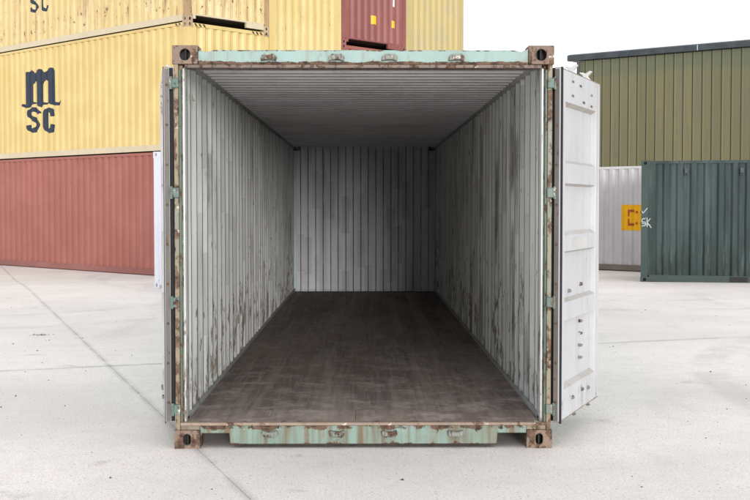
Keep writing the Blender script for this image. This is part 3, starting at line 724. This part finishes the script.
# dark green container at the right
gd = Vector((math.cos(R(-17)), math.sin(R(-17)), 0)); gp = Vector((5.87, 17.55, -.075))
cg = container('dark green streaky container at the right with a fork pocket and chalk marks', None, gp, R(-17), 6.058, STD, 'green', 'green_rail', 'green_rail', sill='plain')
gt = cg[0]
for x in (2.003, 4.053):
    mb = MB(); mb.box(x - .18, x + .18, -.0015, .004, .030, .145); mb.build('fork_pocket', 'black', gt)
for x in (.93, 2.05, 4.6):
    mb = MB(); mb.box(x - .035, x + .035, -.010, .0115, 2.27, 2.42); v = mb.build('vent', 'vent', gt, .006)
    mb = MB(); mb.box(x - .022, x + .026, -.0125, -.0105, 2.28, 2.32); mb.build('vent_opening', 'black', gt)
# light leaf litter / frost-white bird lime along the top edge
mb = MB()
def chalk(pts, wd=.015):
    for (a, b), (c, d) in zip(pts, pts[1:]):
        L = math.hypot(c - a, d - b); nx, nz = -(d - b) / L * wd / 2, (c - a) / L * wd / 2
        mb.quad((a + nx, .0035, b + nz), (c + nx, .0035, d + nz), (c - nx, .0035, d - nz), (a - nx, .0035, b - nz))
chalk([(.02, 1.52), (.045, 1.47), (.135, 1.58)])
chalk([(.10, 1.36), (.03, 1.35), (.025, 1.29), (.10, 1.28), (.10, 1.21), (.02, 1.20)]); chalk([(.13, 1.38), (.135, 1.18)]); chalk([(.20, 1.36), (.135, 1.28), (.22, 1.16)])
chalk([(.02, 1.26), (.20, 1.22)], .014)
mb.build('chalk_marks', 'chalk', gt)

# ------------------------------------------------------------------ olive shed behind, on the right
SA, SB = Vector((8.35, 39.25, 0)), None
sdv = Vector((math.cos(R(-37.8)), math.sin(R(-37.8)), 0)); ZE, PT = 7.22, .367
shed = thing('industrial_shed', (SA.x, SA.y, -.085), R(-37.8), 'olive green corrugated industrial shed with dark grey gutter, behind the containers', 'shed')
pm = MB(); e_ = ZE + .085
pr = [(.006, 0), (.028, -.03), (.060, -.03), (.082, 0), (PT - .022, 0)]
for (a, d), (b, e) in zip(pr, pr[1:]): pm.quad((a, d, 0), (b, e, 0), (b, e, e_), (a, d, e_))
pm.quad((PT - .022, 0, 0), (PT - .0165, .012, 0), (PT - .0165, .012, e_), (PT - .022, 0, e_), 1)
pm.quad((PT - .0165, .012, 0), (PT + .006, 0, 0), (PT + .006, 0, e_), (PT - .0165, .012, e_), 1)
pmesh = pm.mesh('cladding_sheet', ['clad', 'clad_seam'])
for k in range(74): put('cladding_sheet', pmesh, shed, (k * PT, 0, 0))
SL = 74 * PT
mb = MB(); mb.box(0, SL, .02, 20, 0, e_ - .05); mb.build('shed_core', 'clad', shed)
mb = MB(); mb.prism([(-.16, e_ + .02), (-.16, e_ + .24), (.05, e_ + .30), (.05, e_ + .02)], lambda u, v, w_: (w_, u, v), -.35, SL); mb.build('gutter', 'gutter', shed, .02)
mb = MB(); mb.prism([(.055, e_ + .03), (.055, e_ + .26), (10.2, e_ + 1.2), (20.2, e_ + .26), (20.2, e_ + .03)], lambda u, v, w_: (w_, u, v), -.3, SL); mb.build('roof', 'gutter', shed)
mb = MB(); mb.tube((.10, -.09, .02), (.10, -.09, e_ + .03), .05, 10); mb.build('downpipe', 'gutter', shed)
for k in range(5):
    mb = MB(); mb.box(5.2 * k + 5.0, 5.2 * k + 5.03, -.168, -.1605, e_ + .03, e_ + .235); mb.build('gutter_joint', 'pale_wall', shed)

# a pale warehouse far behind, glimpsed through the hinge gap
far = thing('warehouse', (4.6, 60, -.085), R(4), 'pale grey distant warehouse glimpsed between the open container and its right door', 'warehouse')
mb = MB(); pw = corr(0, 6.6, .33, .15, .04, .04); sheet(mb, pw, 0, 8.1, lambda a, d, z: (a, d, z)); mb.build('wall', 'pale_wall', far)
mb = MB(); mb.box(.05, 6.55, .06, 20, 0, 8.0); mb.build('side_wall', 'pale_wall', far)
mb = MB(); mb.prism([(-.1, 8.1), (10, 8.5), (20.1, 8.1), (20.1, 8.0), (-.1, 8.0)], lambda u, v, w_: (w_, u, v), -.1, 6.7); mb.build('roof', 'pale_wall', far)

# ------------------------------------------------------------------ small things on the ground
random.seed(11)
weed = thing('weed', (-3.91, 6.71, 0), 0, 'small green weed tuft growing from the concrete on the left', 'weed')
mb = MB()
for k in range(46):
    x, y = random.gauss(0, .055), random.gauss(0, .04); a = random.uniform(0, 6.28); h = random.uniform(.004, .012); l = random.uniform(.012, .05)
    dx, dy = math.cos(a) * l, math.sin(a) * l; wx, wy = -math.sin(a) * .005, math.cos(a) * .005
    mb.quad((x - wx, y - wy, 0), (x + wx, y + wy, 0), (x + dx * .5 + wx, y + dy * .5 + wy, h * .8), (x + dx * .5 - wx, y + dy * .5 - wy, h * .8))
    mb.poly([(x + dx * .5 - wx, y + dy * .5 - wy, h * .8), (x + dx * .5 + wx, y + dy * .5 + wy, h * .8), (x + dx, y + dy, h)])
mb.build('leaves', 'grass', weed)
mb = MB()
for k in range(420):
    x, y = random.uniform(-7, 7), random.uniform(-1.6, 12)
    if abs(x) < 1.25 and y > -.1: continue
    r = random.choice((.004, .005, .006, .008, .012)) * random.uniform(.7, 1.2); a = random.uniform(0, 3)
    z = gz(x, y); c, s = math.cos(a) * r, math.sin(a) * r
    top = (x + random.uniform(-.3, .3) * r, y, z + r * .8); ring = [(x + c, y + s, z - .001), (x - s * .7, y + c * .7, z - .001), (x - c * 1.2, y - s * 1.2, z - .001), (x + s * .8, y - c * .8, z - .001)]
    for p_, q_ in zip(ring, ring[1:] + ring[:1]): mb.poly([p_, q_, top])
g_ = mb.build('gravel', 'pebble'); tag(g_, 'scattered dark grit lying on the pale concrete yard', 'gravel', None, 'stuff')
